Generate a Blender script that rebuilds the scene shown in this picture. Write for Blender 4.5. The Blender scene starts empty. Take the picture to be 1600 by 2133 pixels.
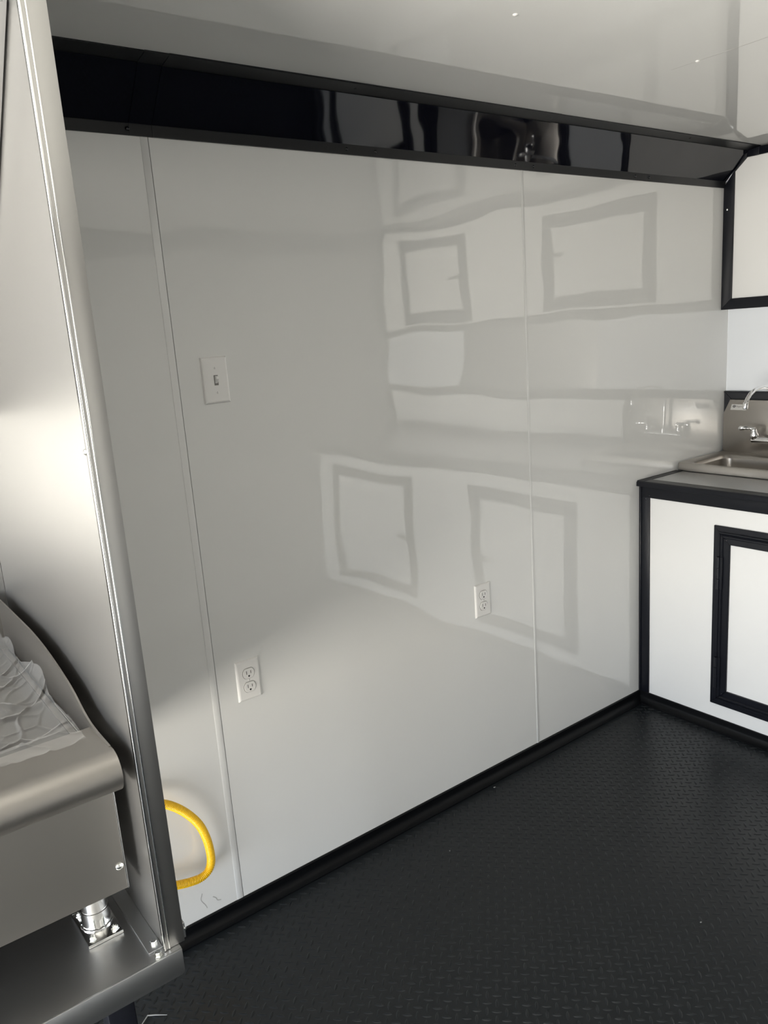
import bpy, bmesh, math, random
from mathutils import Vector, Matrix, noise

random.seed(7)
S = bpy.context.scene
COL = S.collection
PI = math.pi

# ------------------------------------------------------------------ camera
CAM = Vector((-0.7643, -1.8406, 1.5665))
RIGHT = Vector((0.79480868, -0.6028499, -0.06960451))
UP = Vector((0.18841573, 0.13603693, 0.97263312))
LOOK = Vector((0.5768698, 0.7861717, -0.2216753))
F_PX = 1642.3
cd = bpy.data.cameras.new('camera')
cd.sensor_fit = 'HORIZONTAL'
cd.sensor_width = 36.0
cd.lens = F_PX / 1600.0 * 36.0
cd.clip_start = 0.02
cam = bpy.data.objects.new('camera', cd)
COL.objects.link(cam)
M = Matrix.Identity(4)
for i, c in enumerate((RIGHT, UP, -LOOK, CAM)):
    for j in range(3):
        M[j][i] = c[j]
cam.matrix_world = M
S.camera = cam

# ------------------------------------------------------------------ world, light, exposure
world = bpy.data.worlds.new('overcast_sky')
S.world = world
world.use_nodes = True
nt = world.node_tree
bg = nt.nodes['Background']
tc = nt.nodes.new('ShaderNodeTexCoord')
sep = nt.nodes.new('ShaderNodeSeparateXYZ')
rmp = nt.nodes.new('ShaderNodeMapRange')
rmp.inputs['From Min'].default_value = -0.015
rmp.inputs['From Max'].default_value = 0.015
mixc = nt.nodes.new('ShaderNodeMix')
mixc.data_type = 'RGBA'
mixc.inputs['A'].default_value = (3.4, 3.24, 2.95, 1)       # sunlit pale concrete yard
mixc.inputs['B'].default_value = (1.25, 1.36, 1.5, 1)       # hazy blue-white sky
nt.links.new(tc.outputs['Generated'], sep.inputs['Vector'])
nt.links.new(sep.outputs['Z'], rmp.inputs['Value'])
nt.links.new(rmp.outputs['Result'], mixc.inputs['Factor'])
nt.links.new(mixc.outputs['Result'], bg.inputs['Color'])
bg.inputs['Strength'].default_value = 3.0

S.view_settings.view_transform = 'Standard'
S.view_settings.look = 'None'
S.view_settings.gamma = 1.0
S.view_settings.use_curve_mapping = False
S.view_settings.exposure = 1.42

# rear door opening of the trailer (daylight comes in here)
XE = -2.55                      # inner face of the rear end wall
DY0, DY1, DZ1 = -2.26, -0.10, 1.88


def portal(name, loc, rot, sx, sy):
    l = bpy.data.lights.new(name, 'AREA')
    l.shape = 'RECTANGLE'
    l.size = sx
    l.size_y = sy
    l.cycles.is_portal = True
    o = bpy.data.objects.new(name, l)
    COL.objects.link(o)
    o.location = loc
    o.rotation_euler = rot
    return o


portal('door_portal', (XE - 0.07, (DY0 + DY1) / 2, DZ1 / 2), (0, -PI / 2, 0), DZ1, DY1 - DY0)

# ------------------------------------------------------------------ dimensions
XR = 2.445       # right wall face
YF = -2.36       # opposite wall face
ZC = 2.165       # ceiling
SEAM = 1.2192    # panel width

# ------------------------------------------------------------------ materials
MAT = {}


def mat(name, col, rough=0.5, metal=0.0, spec=0.5, coat=0.0, ior=1.5):
    m = bpy.data.materials.new(name)
    m.use_nodes = True
    b = m.node_tree.nodes['Principled BSDF']
    b.inputs['Base Color'].default_value = (*col, 1)
    b.inputs['Roughness'].default_value = rough
    b.inputs['Metallic'].default_value = metal
    b.inputs['Specular IOR Level'].default_value = spec
    b.inputs['IOR'].default_value = ior
    b.inputs['Coat Weight'].default_value = coat
    MAT[name] = m
    return m


def add_bump(m, scale, dist, detail=1.0, stretch=(1, 1, 1), strength=1.0):
    nt = m.node_tree
    b = nt.nodes['Principled BSDF']
    tc = nt.nodes.new('ShaderNodeTexCoord')
    mp = nt.nodes.new('ShaderNodeMapping')
    mp.inputs['Scale'].default_value = stretch
    nz = nt.nodes.new('ShaderNodeTexNoise')
    nz.inputs['Scale'].default_value = scale
    nz.inputs['Detail'].default_value = detail
    bp = nt.nodes.new('ShaderNodeBump')
    bp.inputs['Strength'].default_value = strength
    bp.inputs['Distance'].default_value = dist
    nt.links.new(tc.outputs['Object'], mp.inputs['Vector'])
    nt.links.new(mp.outputs['Vector'], nz.inputs['Vector'])
    nt.links.new(nz.outputs['Fac'], bp.inputs['Height'])
    prev = b.inputs['Normal'].links
    if prev:
        nt.links.new(prev[0].from_socket, bp.inputs['Normal'])
    nt.links.new(bp.outputs['Normal'], b.inputs['Normal'])
    return nz


def vary_rough(m, nz_scale, stretch, lo, hi):
    nt = m.node_tree
    b = nt.nodes['Principled BSDF']
    tc = nt.nodes.new('ShaderNodeTexCoord')
    mp = nt.nodes.new('ShaderNodeMapping')
    mp.inputs['Scale'].default_value = stretch
    nz = nt.nodes.new('ShaderNodeTexNoise')
    nz.inputs['Scale'].default_value = nz_scale
    nz.inputs['Detail'].default_value = 3
    mr = nt.nodes.new('ShaderNodeMapRange')
    mr.inputs['To Min'].default_value = lo
    mr.inputs['To Max'].default_value = hi
    nt.links.new(tc.outputs['Object'], mp.inputs['Vector'])
    nt.links.new(mp.outputs['Vector'], nz.inputs['Vector'])
    nt.links.new(nz.outputs['Fac'], mr.inputs['Value'])
    nt.links.new(mr.outputs['Result'], b.inputs['Roughness'])


def aniso(m, amount):
    nt = m.node_tree
    b = nt.nodes['Principled BSDF']
    b.inputs['Anisotropic'].default_value = amount
    tg = nt.nodes.new('ShaderNodeTangent')
    tg.direction_type = 'RADIAL'
    tg.axis = 'Z'
    nt.links.new(tg.outputs['Tangent'], b.inputs['Tangent'])


add_bump(mat('white_wall', (0.76, 0.76, 0.742), 0.02, ior=1.72), 3.6, 0.0024, 0.7, (1, 1, 1.3))
add_bump(mat('white_ceiling', (0.76, 0.76, 0.742), 0.02, ior=1.72), 2.0, 0.0010, 0.5)
mat('white_cool', (0.80, 0.83, 0.87), 0.10, ior=1.6)
mat('fill_cut_grey', (0.25, 0.25, 0.245), 0.25)  # for the added sheets that damp bounce off the opposite wall
mat('white_strip', (0.75, 0.75, 0.735), 0.12)
mat('white_cabinet', (0.80, 0.80, 0.79), 0.16, spec=0.4)
mat('white_plain', (0.78, 0.78, 0.765), 0.12)
add_bump(mat('black_gloss', (0.0035, 0.004, 0.008), 0.035, spec=0.55), 5.0, 0.0024, 0.8, (1, 1, 1))
add_bump(mat('black_satin', (0.0065, 0.0075, 0.0115), 0.34, spec=0.30), 240, 0.0001)
mat('black_flange', (0.0055, 0.0065, 0.0085), 0.30, spec=0.40)
mat('black_rubber', (0.0030, 0.0034, 0.0042), 0.40, spec=0.20)
m = mat('rubber_floor', (0.0072, 0.0095, 0.0115), 0.44, spec=0.36)
vary_rough(m, 3.0, (1, 1, 1), 0.30, 0.42)
m = mat('steel_sheet', (0.415, 0.41, 0.398), 0.37, 1.0)
aniso(m, 0.30)
add_bump(m, 60, 0.00006, 2, (1, 1, 0.03))
add_bump(m, 2.2, 0.0020, 0.5, (1, 1, 0.6))
m = mat('steel_brushed', (0.30, 0.285, 0.265), 0.43, 1.0)
add_bump(m, 60, 0.00008, 2, (0.03, 1, 1))
m = mat('steel_shelf', (0.56, 0.565, 0.57), 0.34, 1.0)
add_bump(m, 60, 0.00006, 2, (0.03, 1, 1))
mat('steel_bright', (0.78, 0.78, 0.77), 0.16, 1.0)
m = mat('steel_sink', (0.44, 0.415, 0.385), 0.32, 1.0)
mat('griddle_plate', (0.13, 0.125, 0.118), 0.42, 1.0)
add_bump(m, 80, 0.00006, 2, (1, 0.03, 1))
mat('chrome', (0.82, 0.82, 0.82), 0.05, 1.0)
mat('zinc', (0.80, 0.82, 0.80), 0.14, 1.0)
mat('white_plastic', (0.80, 0.79, 0.77), 0.30)
mat('slot_dark', (0.02, 0.02, 0.02), 0.6)
mat('slot_grey', (0.18, 0.175, 0.165), 0.6)
m = mat('yellow_plastic', (0.93, 0.56, 0.012), 0.30)
mat('label_paper', (0.46, 0.455, 0.44), 0.45)
mat('ink', (0.03, 0.03, 0.035), 0.5)
mat('ink_grey', (0.16, 0.155, 0.15), 0.5)
mat('scuff', (0.44, 0.435, 0.42), 0.5)
mat('concrete', (0.44, 0.43, 0.40), 0.9)
mat('crumb', (0.34, 0.34, 0.33), 0.4)
m = mat('glass', (1, 1, 1), 0.0)
m.node_tree.nodes['Principled BSDF'].inputs['Transmission Weight'].default_value = 1.0
m.node_tree.nodes['Principled BSDF'].inputs['IOR'].default_value = 1.45


def film_material():
    m = bpy.data.materials.new('clear_film')
    m.use_nodes = True
    nt = m.node_tree
    out = nt.nodes['Material Output']
    pb = nt.nodes['Principled BSDF']
    pb.inputs['Base Color'].default_value = (0.85, 0.84, 0.82, 1)
    pb.inputs['Roughness'].default_value = 0.10
    pb.inputs['IOR'].default_value = 1.5
    tr = nt.nodes.new('ShaderNodeBsdfTransparent')
    mx = nt.nodes.new('ShaderNodeMixShader')
    lw = nt.nodes.new('ShaderNodeLayerWeight')
    lw.inputs['Blend'].default_value = 0.20
    mr = nt.nodes.new('ShaderNodeMapRange')
    mr.inputs['To Min'].default_value = 0.0
    mr.inputs['To Max'].default_value = 0.38
    nt.links.new(lw.outputs['Facing'], mr.inputs['Value'])
    nt.links.new(mr.outputs['Result'], mx.inputs['Fac'])
    nt.links.new(tr.outputs['BSDF'], mx.inputs[1])
    nt.links.new(pb.outputs['BSDF'], mx.inputs[2])
    nt.links.new(mx.outputs['Shader'], out.inputs['Surface'])
    MAT['clear_film'] = m


film_material()


# ------------------------------------------------------------------ mesh helpers (world coordinates)
def NB():
    return bmesh.new()


def merge(bm, sub):
    me = bpy.data.meshes.new('tmp')
    sub.to_mesh(me)
    sub.free()
    bm.from_mesh(me)
    bpy.data.meshes.remove(me)


def box(bm, x0, x1, y0, y1, z0, z1, bev=0.0, seg=2):
    s = NB()
    x0, x1 = sorted((x0, x1)); y0, y1 = sorted((y0, y1)); z0, z1 = sorted((z0, z1))
    v = [s.verts.new(p) for p in ((x0, y0, z0), (x1, y0, z0), (x1, y1, z0), (x0, y1, z0),
                                  (x0, y0, z1), (x1, y0, z1), (x1, y1, z1), (x0, y1, z1))]
    for f in ((3, 2, 1, 0), (4, 5, 6, 7), (0, 1, 5, 4), (1, 2, 6, 5), (2, 3, 7, 6), (3, 0, 4, 7)):
        s.faces.new([v[i] for i in f])
    if bev:
        bmesh.ops.bevel(s, geom=s.edges[:], offset=bev, segments=seg, affect='EDGES', profile=0.5)
    merge(bm, s)


def prism(bm, pts, axis, a0, a1, bev=0.0, seg=2):
    """polygon in the two other axes (cyclic order kept x,y,z) extruded along axis"""
    s = NB()

    def P(p, a):
        if axis == 'x': return (a, p[0], p[1])
        if axis == 'y': return (p[0], a, p[1])
        return (p[0], p[1], a)
    A = [s.verts.new(P(p, a0)) for p in pts]
    B = [s.verts.new(P(p, a1)) for p in pts]
    n = len(pts)
    s.faces.new(A); s.faces.new(B[::-1])
    for i in range(n):
        s.faces.new((A[i], B[i], B[(i + 1) % n], A[(i + 1) % n]))
    bmesh.ops.recalc_face_normals(s, faces=s.faces[:])
    if bev:
        bmesh.ops.bevel(s, geom=s.edges[:], offset=bev, segments=seg, affect='EDGES', profile=0.5)
    merge(bm, s)


def tube(bm, pts, rad, n=14, cap=True):
    pts = [Vector(p) for p in pts]
    m = len(pts)
    rads = rad if isinstance(rad, (list, tuple)) else [rad] * m
    t = [(pts[min(i + 1, m - 1)] - pts[max(i - 1, 0)]).normalized() for i in range(m)]
    ref = Vector((0, 0, 1)) if abs(t[0].z) < 0.9 else Vector((1, 0, 0))
    u = t[0].cross(ref).normalized()
    rings = []
    for i in range(m):
        u = (u - t[i] * u.dot(t[i])).normalized()
        w = t[i].cross(u)
        rings.append([bm.verts.new(pts[i] + (u * math.cos(2 * PI * k / n) + w * math.sin(2 * PI * k / n)) * rads[i]) for k in range(n)])
    for i in range(m - 1):
        for k in range(n):
            bm.faces.new((rings[i][k], rings[i][(k + 1) % n], rings[i + 1][(k + 1) % n], rings[i + 1][k]))
    if cap:
        bm.faces.new(rings[0][::-1]); bm.faces.new(rings[-1])


def cyl(bm, p0, p1, r0, r1=None, n=20):
    tube(bm, [p0, p1], [r0, r0 if r1 is None else r1], n)


def revolve(bm, c, axis, prof, n=20):
    """prof: (offset along axis, radius)"""
    c = Vector(c); a = Vector(axis).normalized()
    tube(bm, [c + a * o for o, r in prof], [max(r, 1e-4) for o, r in prof], n)


def spline(ctrl, n):
    P = [Vector(p) for p in ctrl]
    P = [P[0] * 2 - P[1]] + P + [P[-1] * 2 - P[-2]]
    out = []
    for i in range(1, len(P) - 2):
        for k in range(n):
            t = k / n
            a, b, c, d = P[i - 1], P[i], P[i + 1], P[i + 2]
            out.append(0.5 * ((2 * b) + (c - a) * t + (2 * a - 5 * b + 4 * c - d) * t * t + (3 * b - a - 3 * c + d) * t ** 3))
    out.append(P[-2])
    return out


def bezres(pts, step):
    """resample a polyline at a constant step"""
    out = [pts[0].copy()]
    acc = 0.0
    for a, b in zip(pts, pts[1:]):
        L = (b - a).length
        while acc + L >= step:
            f = (step - acc) / L
            a = a.lerp(b, f)
            L = (b - a).length
            acc = 0.0
            out.append(a.copy())
        acc += L
    return out


def frame(bm, x0, x1, y0, y1, z0, z1, w, bev=0.0015):
    """mitred rectangular frame in a plane x = const"""
    y0, y1 = sorted((y0, y1))
    o = [(y0, z0), (y1, z0), (y1, z1), (y0, z1)]
    i = [(y0 + w, z0 + w), (y1 - w, z0 + w), (y1 - w, z1 - w), (y0 + w, z1 - w)]
    for k in range(4):
        j = (k + 1) % 4
        prism(bm, [o[k], o[j], i[j], i[k]], 'x', x0, x1, bev, 1)


def world_loc(o):
    l = Vector(o.location)
    while o.parent:
        o = o.parent
        l += Vector(o.location)
    return l


def obj(name, bm, material, parent=None, smooth=False, loc=None, angle=40):
    """one mesh object; vertices were given in world space"""
    bmesh.ops.recalc_face_normals(bm, faces=bm.faces[:]) if not smooth == 'keep' else None
    me = bpy.data.meshes.new(name)
    base = Vector(loc) if loc is not None else (world_loc(parent) if parent else Vector((0, 0, 0)))
    bmesh.ops.translate(bm, verts=bm.verts[:], vec=-base)
    bm.to_mesh(me)
    bm.free()
    me.materials.append(MAT[material])
    if smooth:
        me.shade_smooth() if hasattr(me, 'shade_smooth') else None
        try:
            me.set_sharp_from_angle(angle=math.radians(angle))
        except Exception:
            pass
    o = bpy.data.objects.new(name, me)
    COL.objects.link(o)
    if parent:
        o.parent = parent
        o.location = base - world_loc(parent)
    else:
        o.location = base
    return o


def thing(name, label, cat, loc, group=None):
    o = bpy.data.objects.new(name, None)
    o.empty_display_size = 0.05
    COL.objects.link(o)
    o.location = loc
    return tag(o, label, cat, group)


def tag(o, label, cat, group=None):
    o['label'] = label
    o['category'] = cat
    if group:
        o['group'] = group
    return o


def struct(o, label=None):
    o['kind'] = 'structure'
    if label:
        o['label'] = label
    return o


def part(name, fn, material, parent, smooth=False, label=None):
    bm = NB()
    fn(bm)
    o = obj(name, bm, material, parent, smooth)
    if label:
        o['label'] = label
    return o


def P1(*a, **k):
    return lambda bm: box(bm, *a, **k)


# ------------------------------------------------------------------ the shell
bm = NB()
box(bm, XE - 0.14, XR + 0.10, YF - 0.10, 0.10, -0.06, 0.0)
floor = struct(obj('floor', bm, 'rubber_floor'), 'black rubber floor embossed with a raised tread pattern')

bm = NB()
box(bm, XE - 0.14, XR + 0.10, YF - 0.10, 0.10, ZC, ZC + 0.05)
ceiling = struct(obj('ceiling', bm, 'white_ceiling'), 'glossy white ceiling sheet mirroring the black cove trim')
for (x, y) in ((0.538, -0.627), (1.186, -0.624), (1.83, -0.62), (-0.1, -0.63)):
    def f(bm, x=x, y=y):
        revolve(bm, (x, y, ZC), (0, 0, -1), [(0, 0.0055), (0.0012, 0.0052), (0.0026, 0.0035), (0.0031, 0.0008)], 14)
    part('screw', f, 'white_plastic', ceiling, True)
# joint between the ceiling sheets
part('joint_strip', P1(1.1865, 1.1895, YF, -0.55, ZC - 0.0002, ZC), 'scuff', ceiling)

bm = NB()
box(bm, XE - 0.10, XR + 0.10, 0.012, 0.10, 0.0, ZC)
wall_back = struct(obj('wall_back', bm, 'white_plain'), 'glossy white panelled side wall with a light switch and two outlets')
for (a, b) in ((XE - 0.10, -0.0014), (0.0006, SEAM - 0.0008), (SEAM + 0.0008, XR)):
    part('wall_panel', P1(a, b, 0.0, 0.012, 0.03, 2.06, bev=0.0006, seg=1), 'white_wall', wall_back)
part('seam_strip', P1(-0.019, -0.0012, -0.0010, 0.0, 0.04, 2.045, bev=0.0004, seg=2), 'white_strip', wall_back, True)
part('seam_strip', P1(SEAM - 0.0055, SEAM + 0.0050, -0.0018, 0.0, 0.04, 2.045, bev=0.0008, seg=2), 'white_strip', wall_back, True)


def scuff_mark(pts, r):
    def f(bm):
        tube(bm, [(x, 0.0, z) for x, z in spline_xz(pts)], r, 6)
        for v in bm.verts:
            v.co.y = min(0.0, v.co.y * 0.1) - 0.0002
    return f


def spline_xz(pts):
    return [(p.x, p.z) for p in spline([(x, 0, z) for x, z in pts], 6)]


part('scuff', scuff_mark([(-0.117, 0.118), (-0.122, 0.100), (-0.112, 0.080), (-0.108, 0.068)], 0.0012), 'scuff', wall_back)
part('scuff', scuff_mark([(-0.088, 0.093), (-0.080, 0.085), (-0.076, 0.076), (-0.066, 0.072)], 0.0016), 'scuff', wall_back)

bm = NB()
box(bm, XR, XR + 0.08, YF, 0, 0, ZC)
wall_right = struct(obj('wall_right', bm, 'white_cool'), 'white end wall behind the hand sink and cabinets')
part('steel_sheet', P1(XR - 0.002, XR + 0.001, -1.65, -0.667, 1.225, 1.558), 'steel_bright', wall_right)

bm = NB()
box(bm, XE - 0.10, XR + 0.10, YF - 0.08, YF, 0, ZC)
wall_front = struct(obj('wall_front', bm, 'white_plain'), 'side wall facing the panelled wall')
for (a, b) in ((XE, -0.30), (0.24, XR)):  # unseen grey sheets added to cut fill; white gap brightens the panel's flange
    part('fill_cut_sheet', P1(a, b, YF, YF + 0.004, 0.0, 2.03), 'fill_cut_grey', wall_front)

bm = NB()                      # rear end wall with the wide open doorway
for (y0, y1, z0, z1) in ((DY1, 0.0, 0, ZC), (YF, DY0, 0, ZC), (DY0, DY1, DZ1, ZC)):
    box(bm, XE - 0.08, XE, y0, y1, z0, z1)
struct(obj('wall_left', bm, 'white_plain'), 'rear end wall with a wide open doorway')


# tread lugs of the floor: lozenges on a square lattice, turned by +-45 degrees
def lug_bm(bm, cx, cy, ang):
    L, Wd, H = 0.0128, 0.0040, 0.0018
    ca, sa = math.cos(ang), math.sin(ang)
    base, top = [], []
    N = 10
    for k in range(N):
        t = 2 * PI * k / N
        c, s = math.cos(t), math.sin(t)
        u = L * c
        v = Wd * s * (1 - 0.35 * c * c)
        base.append(bm.verts.new((cx + u * ca - v * sa, cy + u * sa + v * ca, 0)))
        u *= 0.78; v *= 0.45
        top.append(bm.verts.new((cx + u * ca - v * sa, cy + u * sa + v * ca, H)))
    for k in range(N):
        j = (k + 1) % N
        bm.faces.new((base[k], base[j], top[j], top[k]))
    bm.faces.new(top)


PITCH = 0.0328
lugs = []
nx0, nx1 = int(-0.52 / PITCH), int(1.90 / PITCH)
ny0, ny1 = int(-2.30 / PITCH), 0
for i in range(nx0, nx1):
    for j in range(ny0, ny1):
        for k in (0, 1):
            x = (i + 0.5 * k) * PITCH + 0.012
            y = (j + 0.5 * k) * PITCH - 0.035
            if x > 1.815 or y > -0.05:
                continue
            d = Vector((x, y, 0)) - CAM
            dep = d.dot(LOOK)
            if dep > 0.1:
                u = 800 + F_PX * d.dot(RIGHT) / dep
                v = 1066.5 - F_PX * d.dot(UP) / dep
            else:
                u = v = -1
            lugs.append((0 <= u <= 1600 and 0 <= v <= 2133, dep, x, y, k))
lugs.sort(key=lambda a: (not a[0], a[1]))
bm = NB()
lug_bm(bm, 0, 0, 0)
lug_mesh = bpy.data.meshes.new('tread_lug')
bm.to_mesh(lug_mesh); bm.free()
lug_mesh.materials.append(MAT['rubber_floor'])
lug_mesh.shade_smooth()
for (_, _, x, y, k) in lugs[:300]:
    o = bpy.data.objects.new('tread_lug', lug_mesh)
    COL.objects.link(o)
    o.parent = floor
    o.location = (x, y, 0.0)
    o.rotation_euler = (0, 0, PI / 4 if k == 0 else -PI / 4)
bm = NB()
for (_, _, x, y, k) in lugs[300:]:
    lug_bm(bm, x, y, PI / 4 if k == 0 else -PI / 4)
o = obj('tread_pattern', bm, 'rubber_floor', floor, True, angle=180)
o['kind'] = 'stuff'


# ------------------------------------------------------------------ baseboards and cove trim
def bb_profile(sgn=-1):
    pts = [(0.0, 0.0), (sgn * 0.030, 0.0), (sgn * 0.030, 0.004)]
    for k in range(1, 7):
        t = k / 6 * PI / 2
        pts.append((sgn * (0.030 - 0.024 * math.sin(t)), 0.004 + 0.022 * (1 - math.cos(t))))
    pts += [(sgn * 0.006, 0.043), (sgn * 0.004, 0.0455), (0.0, 0.0455)]
    return pts


bm = NB()
prism(bm, [(y, z) for y, z in bb_profile()], 'x', XE, 1.84)
struct(obj('baseboard_back', bm, 'black_rubber', smooth=True, angle=35), 'black coved rubber baseboard under the white panelled wall')
bm = NB()
prism(bm, [(1.84 + x, z) for x, z in bb_profile()], 'y', YF, -0.006)
struct(obj('baseboard_right', bm, 'black_rubber', smooth=True, angle=35), 'black coved rubber baseboard under the sink cabinet')


def cove_profile(o=0.0):
    return [(0.0, 2.033), (-0.0022 - o, 2.033), (-0.0035 - o, 2.0575), (-0.098 - o, 2.1555 - o), (-0.142 - o, 2.1625 - o * 0.5), (-0.142 - o, ZC), (0.0, ZC)]


def cove_face():
    return [(-0.0045, 2.0595), (-0.0965, 2.1545)]


trim = thing('trim_1', 'glossy black cove trim along the top of the panelled wall', 'trim', (0, 0, 2.033))
del trim['category']
struct(trim)


def cove_segment(a, b, o):
    prof = cove_profile(o)
    g = part('cove_lip', lambda bm: prism(bm, prof, 'x', a, b), 'black_flange', trim)

    def f(bm):
        n = max(8, int((b - a) / 0.05))
        p0 = Vector((0, -0.0040 - o, 2.0590)); p1 = Vector((0, -0.0975 - o, 2.1548 - o))
        nrm = Vector((0, -1, -1)).normalized() * 0.0012
        grid = []
        for i in range(n + 1):
            x = a + (b - a) * i / n
            row = []
            for k in range(5):
                t = k / 4
                p = p0.lerp(p1, t) + nrm
                row.append(bm.verts.new((x, p.y, p.z)))
            grid.append(row)
        for i in range(n):
            for k in range(4):
                bm.faces.new((grid[i][k], grid[i + 1][k], grid[i + 1][k + 1], grid[i][k + 1]))
        r = bmesh.ops.extrude_face_region(bm, geom=bm.faces[:])
        vs = [e for e in r['geom'] if isinstance(e, bmesh.types.BMVert)]
        bmesh.ops.translate(bm, verts=vs, vec=-nrm)
    c = bm_part('cove_segment', f, 'black_gloss', trim)
    return c


def bm_part(name, f, m, parent):
    bm = NB(); f(bm)
    return obj(name, bm, m, parent, True, angle=30)


cove_segment(XE, -0.040, 0.0)
cove_segment(-0.043, 0.010, 0.0016)
cove_segment(0.010, 1.245, 0.0032)
cove_segment(1.245, 2.392, 0.0016)
for x in (-0.047, 0.545, 0.64, 1.187, 1.27, 1.80, 1.882):
    def f(bm, x=x):
        revolve(bm, (x, -0.0050, 2.0465), (0, -1, 0), [(0, 0.0048), (0.0012, 0.0046), (0.0026, 0.003), (0.003, 0.0006)], 12)
    part('screw', f, 'black_gloss', trim, True)
for x in (0.50, 1.22, 1.95):
    def f(bm, x=x):
        revolve(bm, (x, -0.124, 2.159), (0, 0, -1), [(0, 0.0048), (0.0012, 0.0046), (0.0026, 0.003), (0.003, 0.0006)], 12)
    part('screw', f, 'black_gloss', trim, True)

bm = NB()
prism(bm, [(YF - y, z) for y, z in cove_profile()], 'x', XE, 2.392)
struct(obj('trim_2', bm, 'black_flange'), 'black cove trim on the wall facing the panelled wall')


# ------------------------------------------------------------------ switch and outlets
def plate_mesh(bm, x0, z1, w=0.070, h=0.1143, t=0.0062, b=0.0055):
    y = -0.0005
    o = [(x0, z1 - h), (x0 + w, z1 - h), (x0 + w, z1), (x0, z1)]
    i = [(x0 + b, z1 - h + b), (x0 + w - b, z1 - h + b), (x0 + w - b, z1 - b), (x0 + b, z1 - b)]
    V0 = [bm.verts.new((p[0], 0.0, p[1])) for p in o]
    V1 = [bm.verts.new((p[0], -0.0016, p[1])) for p in o]
    V2 = [bm.verts.new((p[0] * 0.55 + q[0] * 0.45, -t * 0.80, p[1] * 0.55 + q[1] * 0.45)) for p, q in zip(o, i)]
    V3 = [bm.verts.new((p[0], -t, p[1])) for p in i]
    for A, B in ((V0, V1), (V1, V2), (V2, V3)):
        for k in range(4):
            j = (k + 1) % 4
            bm.faces.new((A[k], A[j], B[j], B[k]))
    bm.faces.new(V3)
    bm.faces.new(V0[::-1])


def plate_screw(parent, x, z, y=-0.0062):
    def f(bm):
        revolve(bm, (x, y, z), (0, -1, 0), [(-0.001, 0.0034), (0.0004, 0.0033), (0.0011, 0.002), (0.0012, 0.0003)], 14)
    s = part('screw', f, 'white_plastic', parent, True)
    part('screw_slot', P1(x - 0.0004, x + 0.0004, y - 0.0013, y - 0.0008, z - 0.0026, z + 0.0026), 'slot_grey', s)


def receptacle(parent, x, z):
    def f(bm):
        pts = []
        R = 0.0172
        for k in range(28):
            t = 2 * PI * k / 28
            pts.append((x + R * math.cos(t) * 0.98, z + max(-0.0142, min(0.0142, R * math.sin(t)))))
        prism(bm, pts, 'y', -0.0086, -0.004, 0.0006, 1)
    r = part('receptacle', f, 'white_plastic', parent, False)

    def ring(bm):
        pts = []
        for k in range(29):
            t = 2 * PI * k / 28
            pts.append((x + 0.0178 * math.cos(t), -0.0063, z + max(-0.0148, min(0.0148, 0.0178 * math.sin(t)))))
        tube(bm, pts, 0.0006, 6, False)
    part('recess_ring', ring, 'slot_grey', r)
    part('blade_slot', P1(x - 0.0075, x - 0.0053, -0.0089, -0.0084, z - 0.0016, z + 0.0078), 'slot_grey', r)
    part('blade_slot', P1(x + 0.0050, x + 0.0072, -0.0089, -0.0084, z - 0.0010, z + 0.0072), 'slot_grey', r)

    def g(bm):
        pts = [(x + 0.0025 * math.cos(PI * k / 8), z - 0.0075 + 0.0025 * math.sin(-PI * k / 8)) for k in range(9)] + [(x - 0.0025, z - 0.0052), (x + 0.0025, z - 0.0052)]
        prism(bm, pts, 'y', -0.0090, -0.0084)
    part('ground_hole', g, 'slot_dark', r)


def outlet(x0, z1, label):
    t = thing('wall_outlet', label, 'outlet', (x0 + 0.035, 0, z1 - 0.1143), 'duplex outlets on the white wall')
    part('cover_plate', lambda bm: plate_mesh(bm, x0, z1), 'white_plastic', t, False)
    zc = z1 - 0.05715
    receptacle(t, x0 + 0.035, zc + 0.0195)
    receptacle(t, x0 + 0.035, zc - 0.0195)
    plate_screw(t, x0 + 0.035, zc)
    return t


outlet(0.0555, 0.7350, 'white duplex outlet low on the wall right of the yellow hose')
outlet(0.9330, 0.7280, 'white duplex outlet between the wall seam and sink cabinet, farther right one')

sx, sz = 0.0602, 1.537
t = thing('light_switch', 'white toggle light switch high on the panelled wall', 'switch', (sx + 0.035, 0, sz - 0.1143))
part('cover_plate', lambda bm: plate_mesh(bm, sx, sz), 'white_plastic', t)
zc = sz - 0.05715
part('toggle_slot', P1(sx + 0.0295, sx + 0.0405, -0.0066, -0.0055, zc - 0.0125, zc + 0.0125), 'slot_grey', t)


def toggle(bm):
    prism(bm, [(-0.0050, zc - 0.0095), (-0.0050, zc + 0.0105), (-0.0130, zc + 0.0100), (-0.0165, zc + 0.0075), (-0.0158, zc + 0.0030), (-0.0080, zc - 0.0060)], 'x', sx + 0.0312, sx + 0.0388, 0.0008, 2)


part('toggle', toggle, 'white_plastic', t, True)
plate_screw(t, sx + 0.035, zc + 0.0302)
plate_screw(t, sx + 0.035, zc - 0.0302)

# ------------------------------------------------------------------ base cabinet, worktop, backsplash
XC = 1.84


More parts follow.
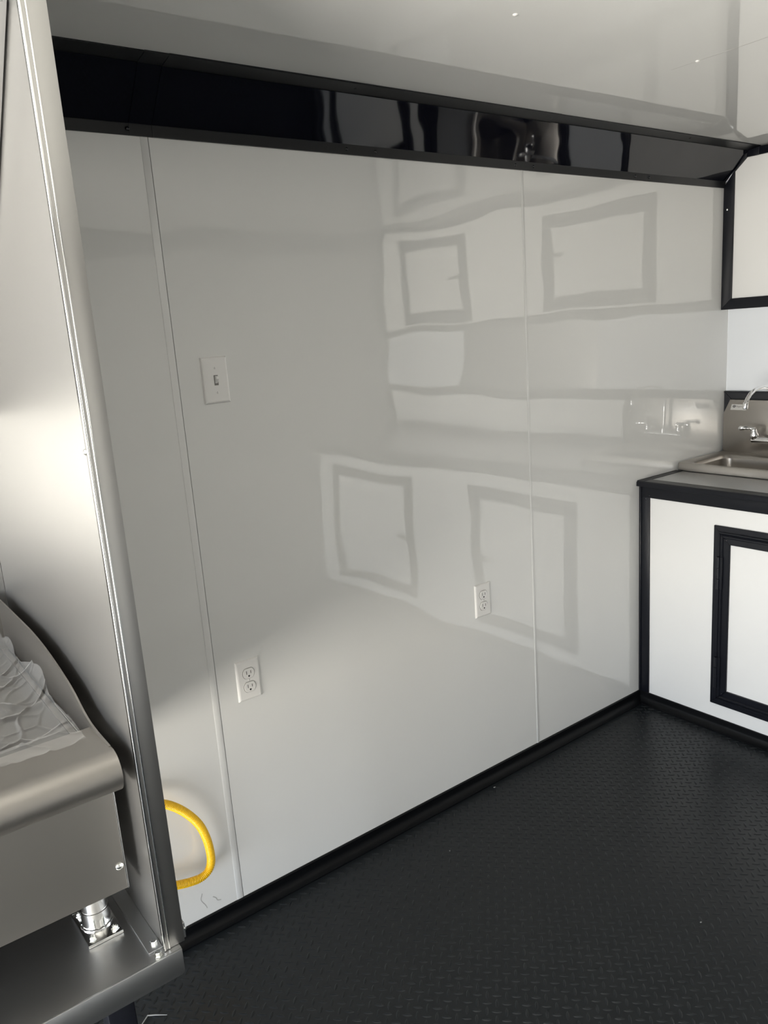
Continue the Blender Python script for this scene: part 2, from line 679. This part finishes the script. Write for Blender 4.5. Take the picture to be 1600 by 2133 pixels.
def cab_door(cab, x, y_a, y_b, z0, z1, hinge_left, latch_z, hz):
    """y_a > y_b; surround is part of the cabinet face, the door swings in it"""
    part('door_surround', lambda bm: (frame(bm, x - 0.008, x, y_b, y_a, z0, z1, 0.030), frame(bm, x - 0.014, x, y_b + 0.020, y_a - 0.020, z0 + 0.020, z1 - 0.020, 0.008, 0.002)), 'black_satin', cab)
    d = part('door', lambda bm: (frame(bm, x - 0.012, x + 0.004, y_b + 0.0285, y_a - 0.0285, z0 + 0.0285, z1 - 0.0285, 0.036, 0.002), frame(bm, x - 0.018, x - 0.010, y_b + 0.031, y_a - 0.031, z0 + 0.031, z1 - 0.031, 0.010, 0.003)), 'black_satin', cab, label='black framed cabinet door with a white panel')
    part('door_panel', P1(x - 0.004, x + 0.002, y_b + 0.060, y_a - 0.060, z0 + 0.060, z1 - 0.060), 'white_cabinet', d)
    yh = y_a - 0.027 if hinge_left else y_b + 0.027
    for (a, b) in hz:
        def f(bm, a=a, b=b):
            L = (b - a) / 3
            for k in range(3):
                cyl(bm, (x - 0.019, yh, a + k * L + 0.0008), (x - 0.019, yh, a + (k + 1) * L - 0.0008), 0.0068, n=14)
            dy = -0.016 if hinge_left else 0.016
            box(bm, x - 0.0195, x - 0.0165, yh, yh + dy, a + 0.002, b - 0.002, 0.0008, 1)
        hg = part('hinge', f, 'black_satin', d, True)
    yl = y_b + 0.055 if hinge_left else y_a - 0.055
    dy = 1 if hinge_left else -1
    part('latch', lambda bm: (box(bm, x - 0.022, x - 0.010, yl - 0.014, yl + 0.014, latch_z - 0.02, latch_z + 0.02, 0.003), box(bm, x - 0.034, x - 0.022, min(yl, yl + dy * 0.075), max(yl, yl + dy * 0.075), latch_z - 0.009, latch_z + 0.009, 0.003)), 'black_satin', d)
    for (yy, zz) in ((y_a - 0.050, z1 - 0.050), (y_a - 0.050, z0 + 0.050)):
        def f(bm, yy=yy, zz=zz):
            revolve(bm, (x - 0.012, yy, zz), (-1, 0, 0), [(0, 0.0036), (0.0015, 0.0032), (0.0022, 0.0008)], 12)
        part('rivet', f, 'black_gloss', d, True)
    return d


cab = thing('base_cabinet', 'white base cabinet with black edge trim and framed doors under the sink', 'cabinet', (XC, -1.18, 0))
HX0, HX1, HY0, HY1 = 2.112, 2.368, -0.456, -0.044      # cut-out for the sink bowl


def with_cutout(bm, x0, x1, y0, y1, z0, z1):
    box(bm, x0, HX0, y0, y1, z0, z1)
    box(bm, HX1, x1, y0, y1, z0, z1)
    box(bm, HX0, HX1, y0, HY0, z0, z1)
    box(bm, HX0, HX1, HY1, y1, z0, z1)


part('body', lambda bm: (box(bm, XC, XR - 0.003, YF + 0.002, -0.002, 0.002, 0.800), with_cutout(bm, XC, XR - 0.003, YF + 0.002, -0.002, 0.800, 0.912)), 'white_cabinet', cab)
part('corner_post', P1(XC - 0.006, XC + 0.02, -0.046, -0.0015, 0.046, 0.900, bev=0.002), 'black_satin', cab, True)
part('top_rail', P1(XC - 0.0065, XC + 0.02, YF + 0.003, -0.0015, 0.868, 0.9125, bev=0.002), 'black_satin', cab, True)
part('edge_bead', P1(XC - 0.010, XC - 0.004, -0.010, -0.0012, 0.046, 0.9125, bev=0.002), 'black_satin', cab, True)
for (yy, zz) in ((-0.030, 0.862), (-0.045, 0.878)):
    def f(bm, yy=yy, zz=zz):
        revolve(bm, (XC - 0.006, yy, zz), (-1, 0, 0), [(0, 0.004), (0.0015, 0.0035), (0.0022, 0.0008)], 12)
    part('rivet', f, 'black_gloss', cab, True)
cab_door(cab, XC, -0.318, -0.975, 0.103, 0.802, True, 0.46, ((0.565, 0.690), (0.175, 0.300)))
cab_door(cab, XC, -1.435, -2.180, 0.103, 0.802, False, 0.46, ((0.565, 0.690), (0.175, 0.300)))

top = thing('worktop', 'grey steel worktop with black edge trim on the base cabinet', 'worktop', (2.1, -1.18, 0.9125))
part('sheet', lambda bm: with_cutout(bm, 1.835, XR - 0.003, YF + 0.004, -0.004, 0.9135, 0.9340), 'steel_shelf', top)


def front_edge(bm):
    prism(bm, [(1.8125, 0.9145), (1.8185, 0.9130), (1.8360, 0.9130), (1.8360, 0.9340), (1.868, 0.9340), (1.868, 0.9352), (1.8185, 0.9350), (1.8130, 0.9300)], 'y', YF + 0.003, -0.0015, 0.001, 2)


part('front_trim', front_edge, 'black_satin', top, True)
part('side_trim', P1(1.822, 2.078, -0.033, -0.0016, 0.9335, 0.9354, bev=0.0006), 'black_satin', top, True)
part('side_lip', P1(1.818, 2.078, -0.0065, -0.0012, 0.9300, 0.9362, bev=0.0010), 'black_satin', top, True)


def f(bm):
    revolve(bm, (1.853, -0.018, 0.9345), (0, 0, 1), [(0, 0.0042), (0.0010, 0.0036), (0.0017, 0.0008)], 12)


part('rivet', f, 'black_gloss', top, True)

spl = thing('backsplash', 'black framed backsplash board on the end wall above the worktop', 'backsplash', (2.435, -1.18, 0.93))
part('board', P1(2.434, XR - 0.001, YF + 0.004, -0.003, 0.936, 1.212), 'white_cabinet', spl)
part('board_frame', lambda bm: frame(bm, 2.427, 2.436, YF + 0.003, -0.0015, 0.9355, 1.222, 0.050, 0.0015), 'black_satin', spl)
part('cap', P1(2.424, XR - 0.001, YF + 0.003, -0.0015, 1.216, 1.2215, bev=0.0012), 'black_satin', spl)

# ------------------------------------------------------------------ hand sink
sk = thing('hand_sink', 'stainless steel hand sink with chrome tap on the worktop corner', 'sink', (2.24, -0.250, 0.9365))
SX0, SX1, SY0, SY1, SZ = 2.080, 2.424, -0.492, -0.008, 0.968
IX0, IX1, IY0, IY1 = 2.118, 2.362, -0.450, -0.050


def rrect(x0, x1, y0, y1, r, z, n=5):
    out = []
    for (cx, cy, a0) in ((x1 - r, y1 - r, 0), (x0 + r, y1 - r, PI / 2), (x0 + r, y0 + r, PI), (x1 - r, y0 + r, 1.5 * PI)):
        for k in range(n + 1):
            t = a0 + k / n * PI / 2
            out.append((cx + r * math.cos(t), cy + r * math.sin(t), z))
    return out


def loft(bm, loops, close=True):
    L = [[bm.verts.new(p) for p in lp] for lp in loops]
    n = len(L[0])
    for A, B in zip(L, L[1:]):
        for k in range(n):
            j = (k + 1) % n
            bm.faces.new((A[k], A[j], B[j], B[k]))
    if close:
        bm.faces.new(L[-1])


def basin(bm):
    loft(bm, [rrect(SX0, SX1, SY0, SY1, 0.006, 0.9365), rrect(SX0, SX1, SY0, SY1, 0.006, SZ - 0.004),
              rrect(SX0 + 0.003, SX1 - 0.003, SY0 + 0.003, SY1 - 0.003, 0.006, SZ),
              rrect(SX0 + 0.010, SX1 - 0.010, SY0 + 0.010, SY1 - 0.010, 0.008, SZ),
              rrect(IX0 - 0.006, IX1 + 0.006, IY0 - 0.006, IY1 + 0.006, 0.030, SZ - 0.004),
              rrect(IX0, IX1, IY0, IY1, 0.034, SZ - 0.010),
              rrect(IX0 + 0.004, IX1 - 0.004, IY0 + 0.004, IY1 - 0.004, 0.036, SZ - 0.020)], False)


part('rim', basin, 'steel_sink', sk, True)


def bowl(bm):
    loft(bm, [rrect(IX0 + 0.004, IX1 - 0.004, IY0 + 0.004, IY1 - 0.004, 0.036, SZ - 0.0195),
              rrect(IX0 + 0.006, IX1 - 0.006, IY0 + 0.006, IY1 - 0.006, 0.038, SZ - 0.040),
              rrect(IX0 + 0.010, IX1 - 0.010, IY0 + 0.010, IY1 - 0.010, 0.040, 0.845),
              rrect(IX0 + 0.022, IX1 - 0.022, IY0 + 0.022, IY1 - 0.022, 0.040, 0.828),
              rrect(IX0 + 0.060, IX1 - 0.060, IY0 + 0.080, IY1 - 0.080, 0.040, 0.822)])


part('bowl', bowl, 'steel_sink', sk, True)


def drain(bm):
    revolve(bm, (2.24, -0.250, 0.8222), (0, 0, 1), [(0, 0.040), (0.002, 0.040), (0.003, 0.036), (0.0015, 0.025), (0.0012, 0.001)], 20)


part('drain', drain, 'chrome', sk, True)


def splash(bm):
    prism(bm, [(-0.012, SZ - 0.004), (-0.012, 1.130), (-0.040, 1.189), (-0.464, 1.189), (-0.492, 1.130), (-0.492, SZ - 0.004)], 'x', 2.406, 2.424, 0.0025, 2)


part('splash_plate', splash, 'steel_sink', sk, True)
lab = part('sticker', lambda bm: prism(bm, [(-0.043, 1.146), (-0.050, 1.170), (-0.122, 1.170), (-0.112, 1.146)], 'x', 2.4052, 2.4062), 'label_paper', sk, label='grey maker sticker with ring emblem')


def ringlogo(bm):
    pts = []
    for k in range(25):
        t = 2 * PI * k / 24
        pts.append((2.4050, -0.0605 - 0.0052 * math.cos(t) - 0.0012 * math.sin(t), 1.1610 + 0.0040 * math.sin(t)))
    tube(bm, pts, 0.00125, 6, False)
    box(bm, 2.4046, 2.4052, -0.0655, -0.0555, 1.1603, 1.1617)


part('emblem', ringlogo, 'ink', lab)


def text_part(body, size, x, y, z, parent, material, shear=0.12):
    cu = bpy.data.curves.new('lettering', 'FONT')
    cu.body = body
    cu.size = size
    cu.shear = shear
    cu.extrude = 0.0001
    tmp = bpy.data.objects.new('tmp', cu)
    COL.objects.link(tmp)
    dg = bpy.context.evaluated_depsgraph_get()
    me = bpy.data.meshes.new_from_object(tmp.evaluated_get(dg))
    COL.objects.unlink(tmp)
    bpy.data.objects.remove(tmp)
    # local x -> -y world, local y -> +z world, facing -x
    me.transform(Matrix(((0, 0, -1, x), (-1, 0, 0, y), (0, 1, 0, z), (0, 0, 0, 1))))
    base = world_loc(parent)
    me.transform(Matrix.Translation(-base))
    me.materials.clear()
    me.materials.append(MAT[material])
    o = bpy.data.objects.new('lettering', me)
    COL.objects.link(o)
    o.parent = parent
    return o


text_part('Regency', 0.0098, 2.4050, -0.0685, 1.1578, lab, 'ink_grey')

YT = -0.252          # tap centre line
fa = part('faucet', lambda bm: (tube(bm, [(2.372, YT + 0.096, 1.030), (2.372, YT + 0.090, 1.030), (2.372, YT - 0.090, 1.030), (2.372, YT - 0.096, 1.030)], [0.006, 0.0145, 0.0145, 0.006], 18),
                                cyl(bm, (2.372, YT + 0.081, 1.030), (2.406, YT + 0.081, 1.030), 0.013), cyl(bm, (2.372, YT - 0.081, 1.030), (2.406, YT - 0.081, 1.030), 0.013),
                                revolve(bm, (2.372, YT, 1.036), (0, 0, 1), [(0, 0.016), (0.016, 0.015), (0.020, 0.011), (0.032, 0.010)], 18)), 'chrome', sk, True, label='chrome two-lever tap')
arc = [(2.372, YT, 1.050), (2.372, YT, 1.120), (2.372, YT, 1.190)]
for k in range(1, 11):
    t = PI * k / 10 * 0.94
    arc.append((2.372 - 0.115 * (1 - math.cos(t)), YT, 1.190 + 0.068 * math.sin(t)))
arc.append((2.143, YT, 1.196))
part('spout', lambda bm: (tube(bm, arc, 0.0075, 16), tube(bm, [(2.1450, YT, 1.211), (2.1447, YT, 1.209), (2.1425, YT, 1.187), (2.1425, YT, 1.185)], [0.008, 0.0098, 0.0098, 0.0086], 16)), 'chrome', fa, True)
for s in (1, -1):
    yv = YT + s * 0.081
    vb = part('valve', lambda bm: revolve(bm, (2.372, yv, 1.034), (-0.25, 0, 1), [(0, 0.0145), (0.010, 0.0165), (0.022, 0.0165), (0.028, 0.012), (0.036, 0.0125), (0.044, 0.010), (0.048, 0.002)], 10), 'chrome', fa, True)

    def lever(bm, s=s, yv=yv):
        p = [(2.360, yv - s * 0.004, 1.075), (2.358, yv + s * 0.012, 1.079), (2.352, yv + s * 0.030, 1.080), (2.347, yv + s * 0.050, 1.079), (2.345, yv + s * 0.058, 1.078)]
        tube(bm, p, [0.010, 0.006, 0.0075, 0.0105, 0.004], 14)
        for v in bm.verts:
            if (v.co.y - yv) * s > 0.015:
                v.co.x = 2.350 + (v.co.x - 2.350) * 0.55
    part('lever', lever, 'chrome', fa, True)

# ------------------------------------------------------------------ upper cabinet
XU = 2.394
uc = thing('upper_cabinet', 'shallow white upper cabinet with black trim against the ceiling', 'cabinet', (XU, -1.18, 1.559))
outer = [(-0.0012, 1.559), (-0.0012, 2.036), (-0.095, 2.1545), (-0.142, 2.160), (YF + 0.142, 2.160), (YF + 0.095, 2.1545), (YF + 0.0012, 2.036), (YF + 0.0012, 1.559)]
inner = [(-0.044, 1.602), (-0.044, 2.088), (-0.092, 2.1305), (-0.142, 2.1305), (YF + 0.142, 2.1305), (YF + 0.092, 2.1305), (YF + 0.044, 2.088), (YF + 0.044, 1.602)]
part('body', lambda bm: prism(bm, outer, 'x', XU, XR - 0.001), 'white_cabinet', uc)
names = ['corner_post', 'corner_brace', 'top_rail', 'top_rail', 'top_rail', 'corner_brace', 'corner_post', 'bottom_rail']
for k in range(8):
    j = (k + 1) % 8
    part(names[k], lambda bm: prism(bm, [outer[k], outer[j], inner[j], inner[k]], 'x', XU - 0.009, XU + 0.004, 0.0015, 2), 'black_satin', uc, True)


def f(bm):
    revolve(bm, (XU - 0.009, -0.019, 1.949), (-1, 0, 0), [(0, 0.004), (0.0015, 0.0035), (0.0022, 0.0008)], 12)


part('rivet', f, 'zinc', uc, True)
cab_door(uc, XU, -0.310, -0.975, 1.612, 2.075, True, 1.87, ((1.94, 2.02), (1.66, 1.74)))
cab_door(uc, XU, -1.520, -2.130, 1.612, 2.075, False, 1.83, ((1.94, 2.02), (1.66, 1.74)))

# ------------------------------------------------------------------ equipment shelf, side panel, griddle
ZS = 0.665
XP = -0.459
sh = thing('equipment_stand', 'stainless steel equipment shelf on black legs holding the griddle', 'shelf', (-1.2, -0.4, 0))
part('shelf_top', P1(-1.50, -0.4375, -0.787, -0.012, ZS - 0.004, ZS), 'steel_shelf', sh)
part('front_lip', lambda bm: prism(bm, [(-1.50, 0.621), (-0.4430, 0.621), (-0.4395, 0.6225), (-0.4375, 0.626), (-0.4375, ZS), (-1.50, ZS)], 'y', -0.7905, -0.7870, 0.0012, 2), 'steel_shelf', sh, True)
part('side_lip', P1(-0.4395, -0.4370, -0.787, -0.012, 0.625, ZS - 0.004), 'steel_shelf', sh)
for (x, y) in ((-0.549, -0.740), (-1.47, -0.740), (-1.47, -0.07)):
    part('leg', P1(x, x + 0.042, y, y + 0.042, 0.0, 0.661, bev=0.003), 'black_satin', sh, True)
part('crossbar', P1(-1.47, -0.507, -0.735, -0.703, 0.601, 0.640, bev=0.002), 'black_satin', sh)

sp = thing('side_panel', 'tall stainless steel side panel standing at the end of the cooking line', 'panel', (XP, -0.4, ZS))
YE = -0.7745


def sheet(bm):
    box(bm, XP, XP + 0.0030, YE, -0.0015, ZS + 0.0025, ZC - 0.002)


part('sheet', sheet, 'steel_sheet', sp)
part('flange_strip', P1(-0.482, XP - 0.0005, -0.768, -0.02, ZS + 0.0002, ZS + 0.0024, bev=0.0006), 'steel_shelf', sp)
part('front_flange', P1(XP + 0.0005, -0.4275, YE - 0.0030, YE, ZS + 0.0005, ZC - 0.002, bev=0.0008), 'steel_sheet', sp, True)
part('hem', P1(XP - 0.0022, XP + 0.0012, YE - 0.0055, YE + 0.003, ZS + 0.0010, ZC - 0.002, bev=0.0013, seg=3), 'steel_bright', sp, True)
part('hem_bead', P1(XP + 0.0050, XP + 0.0078, YE - 0.0052, YE - 0.0020, ZS + 0.0010, ZC - 0.002, bev=0.0012, seg=3), 'steel_bright', sp, True)
part('back_flange', P1(XP + 0.003, -0.4275, YE, -0.740, ZS + 0.0025, ZC - 0.002), 'steel_sheet', sp)


def f(bm):
    revolve(bm, (XP, -0.765, 1.439), (-1, 0, 0), [(0, 0.0046), (0.0015, 0.0042), (0.003, 0.0025), (0.0034, 0.0005)], 14)


part('screw', f, 'zinc', sp, True)
tab = part('tab', P1(-0.4275, -0.4235, -0.775, -0.762, 0.668, 0.695, bev=0.0012), 'steel_shelf', sp)


def f(bm):
    revolve(bm, (-0.4245, -0.775, 0.684), (0, -1, 0), [(0, 0.003), (0.0012, 0.0026), (0.0018, 0.0005)], 12)


part('rivet', f, 'zinc', sp, True)
for (x, y) in ((-0.468, -0.752), (-0.471, -0.779)):
    def f(bm, x=x, y=y):
        revolve(bm, (x, y, ZS + 0.0005), (0, 0, 1), [(0, 0.0072), (0.0014, 0.0072), (0.0016, 0.0055), (0.0060, 0.0055), (0.0068, 0.0045), (0.0069, 0.0005)], 6)
    part('bolt', f, 'zinc', sp)

# steel lining of the wall behind the cooking line
bm = NB()
box(bm, -1.50, XP - 0.001, -0.004, -0.0008, 0.05, 2.03)
tag(obj('wall_flashing', bm, 'steel_sheet', loc=(-1.2, -0.002, 0.05)), 'stainless steel flashing sheet on the wall behind the griddle', 'metal sheet')

# exhaust hood: baffle bank sloping forward as it rises
hd = thing('exhaust_hood', 'grey steel exhaust hood sloping forward over the cooking line', 'hood', (-1.2, -0.4, 1.45))
HB0, HB1 = (-0.16, 1.464), (-0.752, 2.004)
part('baffle_bank', lambda bm: prism(bm, [HB0, HB1, (HB1[0], HB1[1] + 0.02), (HB0[0], HB0[1] + 0.02)], 'x', -1.50, XP - 0.002), 'steel_shelf', hd)
dx = (1.50 - 0.461) / 12
for k in range(12):
    x0 = -1.50 + k * dx
    nrm = Vector((0, -(HB1[1] - HB0[1]), (HB1[0] - HB0[0]))).normalized()
    def f(bm, x0=x0):
        a = Vector((0, HB0[0], HB0[1])); b = Vector((0, HB1[0], HB1[1]))
        a = a.lerp(b, 0.03); b = a.lerp(b, 0.97)
        q = [(a.y, a.z), (b.y, b.z), (b.y + nrm.y * 0.006, b.z + nrm.z * 0.006), (a.y + nrm.y * 0.006, a.z + nrm.z * 0.006)]
        prism(bm, q, 'x', x0 + 0.02, x0 + dx - 0.006)
    part('baffle', f, 'steel_shelf', hd)
part('hood_top', P1(-1.50, XP - 0.002, -0.772, -0.012, 2.03, 2.155), 'steel_shelf', hd)
part('hood_front', P1(-1.50, XP - 0.002, -0.772, -0.754, 1.985, 2.03), 'steel_shelf', hd)

# griddle
GX0, GX1, GYF, GZ0 = -1.16, -0.480, -0.7105, 0.751
gr = thing('griddle', 'stainless steel countertop griddle with rolled front rail on flanged feet', 'griddle', (-0.82, -0.38, ZS))
part('body', P1(GX0 + 0.003, GX1 - 0.003, GYF + 0.002, -0.030, GZ0 + 0.002, 0.955), 'steel_brushed', gr)
part('front_panel', P1(GX0, GX1 - 0.0005, GYF - 0.0005, GYF + 0.002, GZ0, 0.958, bev=0.0006), 'steel_brushed', gr)
part('panel_edge', P1(GX1 - 0.0022, GX1, GYF - 0.0016, GYF + 0.30, GZ0, 0.958, bev=0.0006), 'steel_bright', gr)


def nose(bm):
    pts = [(-0.640, 0.9985), (-0.735, 1.0030)]
    cy, cz, r = -0.7440, 0.9720, 0.0315
    for k in range(0, 13):
        t = math.radians(80 + k * 13.5)
        pts.append((cy + r * math.cos(t), cz + r * math.sin(t)))
    pts += [(-0.748, 0.9385), (-0.712, 0.9400), (-0.712, 0.962), (-0.640, 0.962)]
    prism(bm, pts, 'x', GX0, GX1)


part('front_rail', nose, 'steel_brushed', gr, True)


def guard_profile():
    top = spline([(-0.030, 0, 1.0705), (-0.20, 0, 1.0715), (-0.33, 0, 1.0715), (-0.44, 0, 1.0620), (-0.552, 0, 1.0405), (-0.620, 0, 1.0150), (-0.665, 0, 1.0060), (-0.735, 0, 1.0040)], 8)
    return [(p.x, p.z) for p in top] + [(-0.735, 0.962), (-0.030, 0.962)]


part('side_guard', lambda bm: prism(bm, guard_profile(), 'x', GX1 - 0.003, GX1), 'steel_brushed', gr, True)
part('side_guard', lambda bm: prism(bm, guard_profile(), 'x', GX0, GX0 + 0.003), 'steel_brushed', gr, True)
part('back_guard', P1(GX0, GX1, -0.034, -0.030, 0.955, 1.0715), 'steel_brushed', gr)
part('plate', P1(GX0 + 0.02, GX1 - 0.022, -0.632, -0.045, 0.955, 0.978, bev=0.003), 'griddle_plate', gr)


def f(bm):
    revolve(bm, (-0.4895, GYF - 0.0005, 0.7925), (0, -1, 0), [(0, 0.0062), (0.0015, 0.0060), (0.0035, 0.0035), (0.0038, 0.0005)], 14)


part('screw', f, 'zinc', gr, True)
for (cx, cy) in ((-0.5225, -0.648), (GX0 + 0.045, -0.648), (-0.5225, -0.10), (GX0 + 0.045, -0.10)):
    lg = part('leg', lambda bm: tube(bm, [(cx, cy, GZ0 + 0.003), (cx, cy, ZS + 0.036), (cx, cy, ZS + 0.0355), (cx, cy, ZS + 0.007), (cx, cy, ZS + 0.006)], [0.0205, 0.0205, 0.0222, 0.0222, 0.0222], 28), 'steel_bright', gr, True, label='bright steel tube foot')

    def weld(bm, cx=cx, cy=cy):
        pts, rr = [], []
        for k in range(41):
            t = 2 * PI * k / 40
            pts.append((cx + 0.0225 * math.cos(t), cy + 0.0225 * math.sin(t), ZS + 0.0072 + 0.0008 * math.sin(k * 2.1)))
            rr.append(0.0022 + 0.0005 * math.sin(k * 1.7))
        tube(bm, pts, rr, 8)
    part('weld_bead', weld, 'steel_bright', lg, True)
    part('flange_plate', P1(cx - 0.0275, cx + 0.0275, cy - 0.046, cy + 0.046, ZS, ZS + 0.006, bev=0.0016), 'steel_bright', lg, True)
    for (bx, by) in ((-0.0180, -0.0355), (0.0180, -0.0355), (-0.0180, 0.0355), (0.0180, 0.0355)):
        def f(bm, bx=bx, by=by):
            c = (cx + bx, cy + by, ZS + 0.006)
            revolve(bm, c, (0, 0, 1), [(0, 0.0062), (0.0014, 0.0060), (0.0016, 0.0048), (0.0062, 0.0048), (0.0068, 0.0040)], 6)
            revolve(bm, c, (0, 0, 1), [(0.0062, 0.0026), (0.0082, 0.0026), (0.0085, 0.002)], 12)
        part('bolt', f, 'zinc', lg)

# crumpled clear film lying on the griddle plate
film_pts = []
FX0, FX1, FY0, FY1 = -1.12, -0.4975, -0.682, -0.10
NX, NY = 210, 230


def ridge(x, y, s, a, b):
    v = noise.noise(Vector((x * s + a, y * s + b, 3.1)))
    return (1.0 - min(1.0, abs(v) * 7.0)) ** 1.5


def crease(x, y, s, w):
    wob = 0.25 * noise.noise(Vector((x * 14, y * 14, 5.0)))
    d, _ = noise.voronoi(Vector((x * s + wob, y * s - wob, 0.37)))
    return max(0.0, 1.0 - (d[1] - d[0]) / w)


bm = NB()
grid = []
for i in range(NX + 1):
    row = []
    for j in range(NY + 1):
        u, v = i / NX, j / NY
        x = FX1 - (FX1 - FX0) * (1 - u) ** 1.8
        y = FY0 + (FY1 - FY0) * v
        edge = 0.012 * noise.noise(Vector((y * 9, 2.7, 0)))
        if u > 0.8:
            x += edge * (u - 0.8) / 0.2
        # front edge: slanted corner and wavy hem
        hem = 0.020 * noise.noise(Vector((x * 8, 0.3, 1.0))) + 0.016 * max(0.0, (-0.515 - x)) / 0.1 * 0.6
        y += hem * (1 - v) ** 3
        dr = FX1 - x
        z = 0.9815
        z += 0.005 * (0.5 + noise.noise(Vector((x * 5, y * 5, 0.5))))
        z += 0.0060 * crease(x, y, 9.0, 0.10) + 0.0024 * crease(x + 3.1, y * 0.8, 21.0, 0.12) + 0.0015 * ridge(x, y, 9.0, 4.0, 7.7)
        # the sheet climbs the side guard at the right and the rail at the front
        if dr < 0.035:
            t = 1 - dr / 0.035
            z += 0.022 * t * t * max(0.0, min(1.0, (y + 0.66) / 0.2)) + 0.006 * t
        if y < -0.630:
            z = max(z, 1.0010 + 0.0035 * ridge(x, y, 18, 1.0, 4.0) + 0.004 * max(0, noise.noise(Vector((x * 25, y * 25, 7)))) + 0.001)
        elif y < -0.60:
            t = (-0.60 - y) / 0.03
            z = max(z, z * (1 - t) + 1.0030 * t)
        row.append(bm.verts.new((x, y, z)))
    grid.append(row)
for i in range(NX):
    for j in range(NY):
        bm.faces.new((grid[i][j], grid[i + 1][j], grid[i + 1][j + 1], grid[i][j + 1]))
tag(obj('plastic_film', bm, 'clear_film', smooth=True, loc=(-0.8, -0.38, 0.98), angle=180), 'crumpled clear plastic film lying over the griddle plate', 'plastic film')

# ------------------------------------------------------------------ yellow gas hose
ctrl = [(-0.62, -0.075, 0.52), (-0.46, -0.066, 0.515), (-0.33, -0.058, 0.495), (-0.250, -0.052, 0.472), (-0.200, -0.050, 0.4525), (-0.155, -0.048, 0.412), (-0.118, -0.046, 0.357), (-0.100, -0.045, 0.300), (-0.0955, -0.045, 0.245), (-0.104, -0.045, 0.214), (-0.128, -0.046, 0.201),
        (-0.165, -0.048, 0.206), (-0.215, -0.052, 0.221), (-0.32, -0.058, 0.240), (-0.46, -0.066, 0.25), (-0.60, -0.075, 0.26)]
pts = bezres(spline(ctrl, 24), 0.00115)
rad = [0.0101 + 0.0014 * math.cos(2 * PI * k / 4.0) for k in range(len(pts))]
bm = NB()
tube(bm, pts, rad, 16)
tag(obj('gas_hose', bm, 'yellow_plastic', smooth=True, loc=(-0.3, -0.06, 0.2), angle=180), 'yellow corrugated gas hose looping out behind the steel panel', 'hose')

# ------------------------------------------------------------------ litter on the floor
bm = NB()
tube(bm, [(-0.372, -0.185, 0.0035), (-0.350, -0.170, 0.006), (-0.335, -0.178, 0.004), (-0.312, -0.197, 0.0035)], [0.0012, 0.0018, 0.0014, 0.0006], 6)
tag(obj('plastic_scrap', bm, 'crumb', smooth=True, loc=(-0.345, -0.18, 0.002)), 'thin pale plastic scrap on the floor below the steel shelf', 'scrap')
for (x, y, r, lab_) in ((0.599, -0.198, 0.0022, 'white crumb on the black floor left of the wall seam'), (0.942, -0.048, 0.0028, 'pale crumb on the floor against the black baseboard'), (0.889, -0.861, 0.0022, 'tiny pale crumb on the black floor near the bottom right')):
    bm = NB()
    bmesh.ops.create_icosphere(bm, subdivisions=1, radius=r)
    for v in bm.verts:
        v.co = Vector((v.co.x * 1.4, v.co.y, v.co.z * 0.5)) * (0.8 + 0.5 * random.random()) + Vector((x, y, 0.0018))
    tag(obj('crumb', bm, 'crumb', loc=(x, y, 0.001)), lab_, 'crumb')
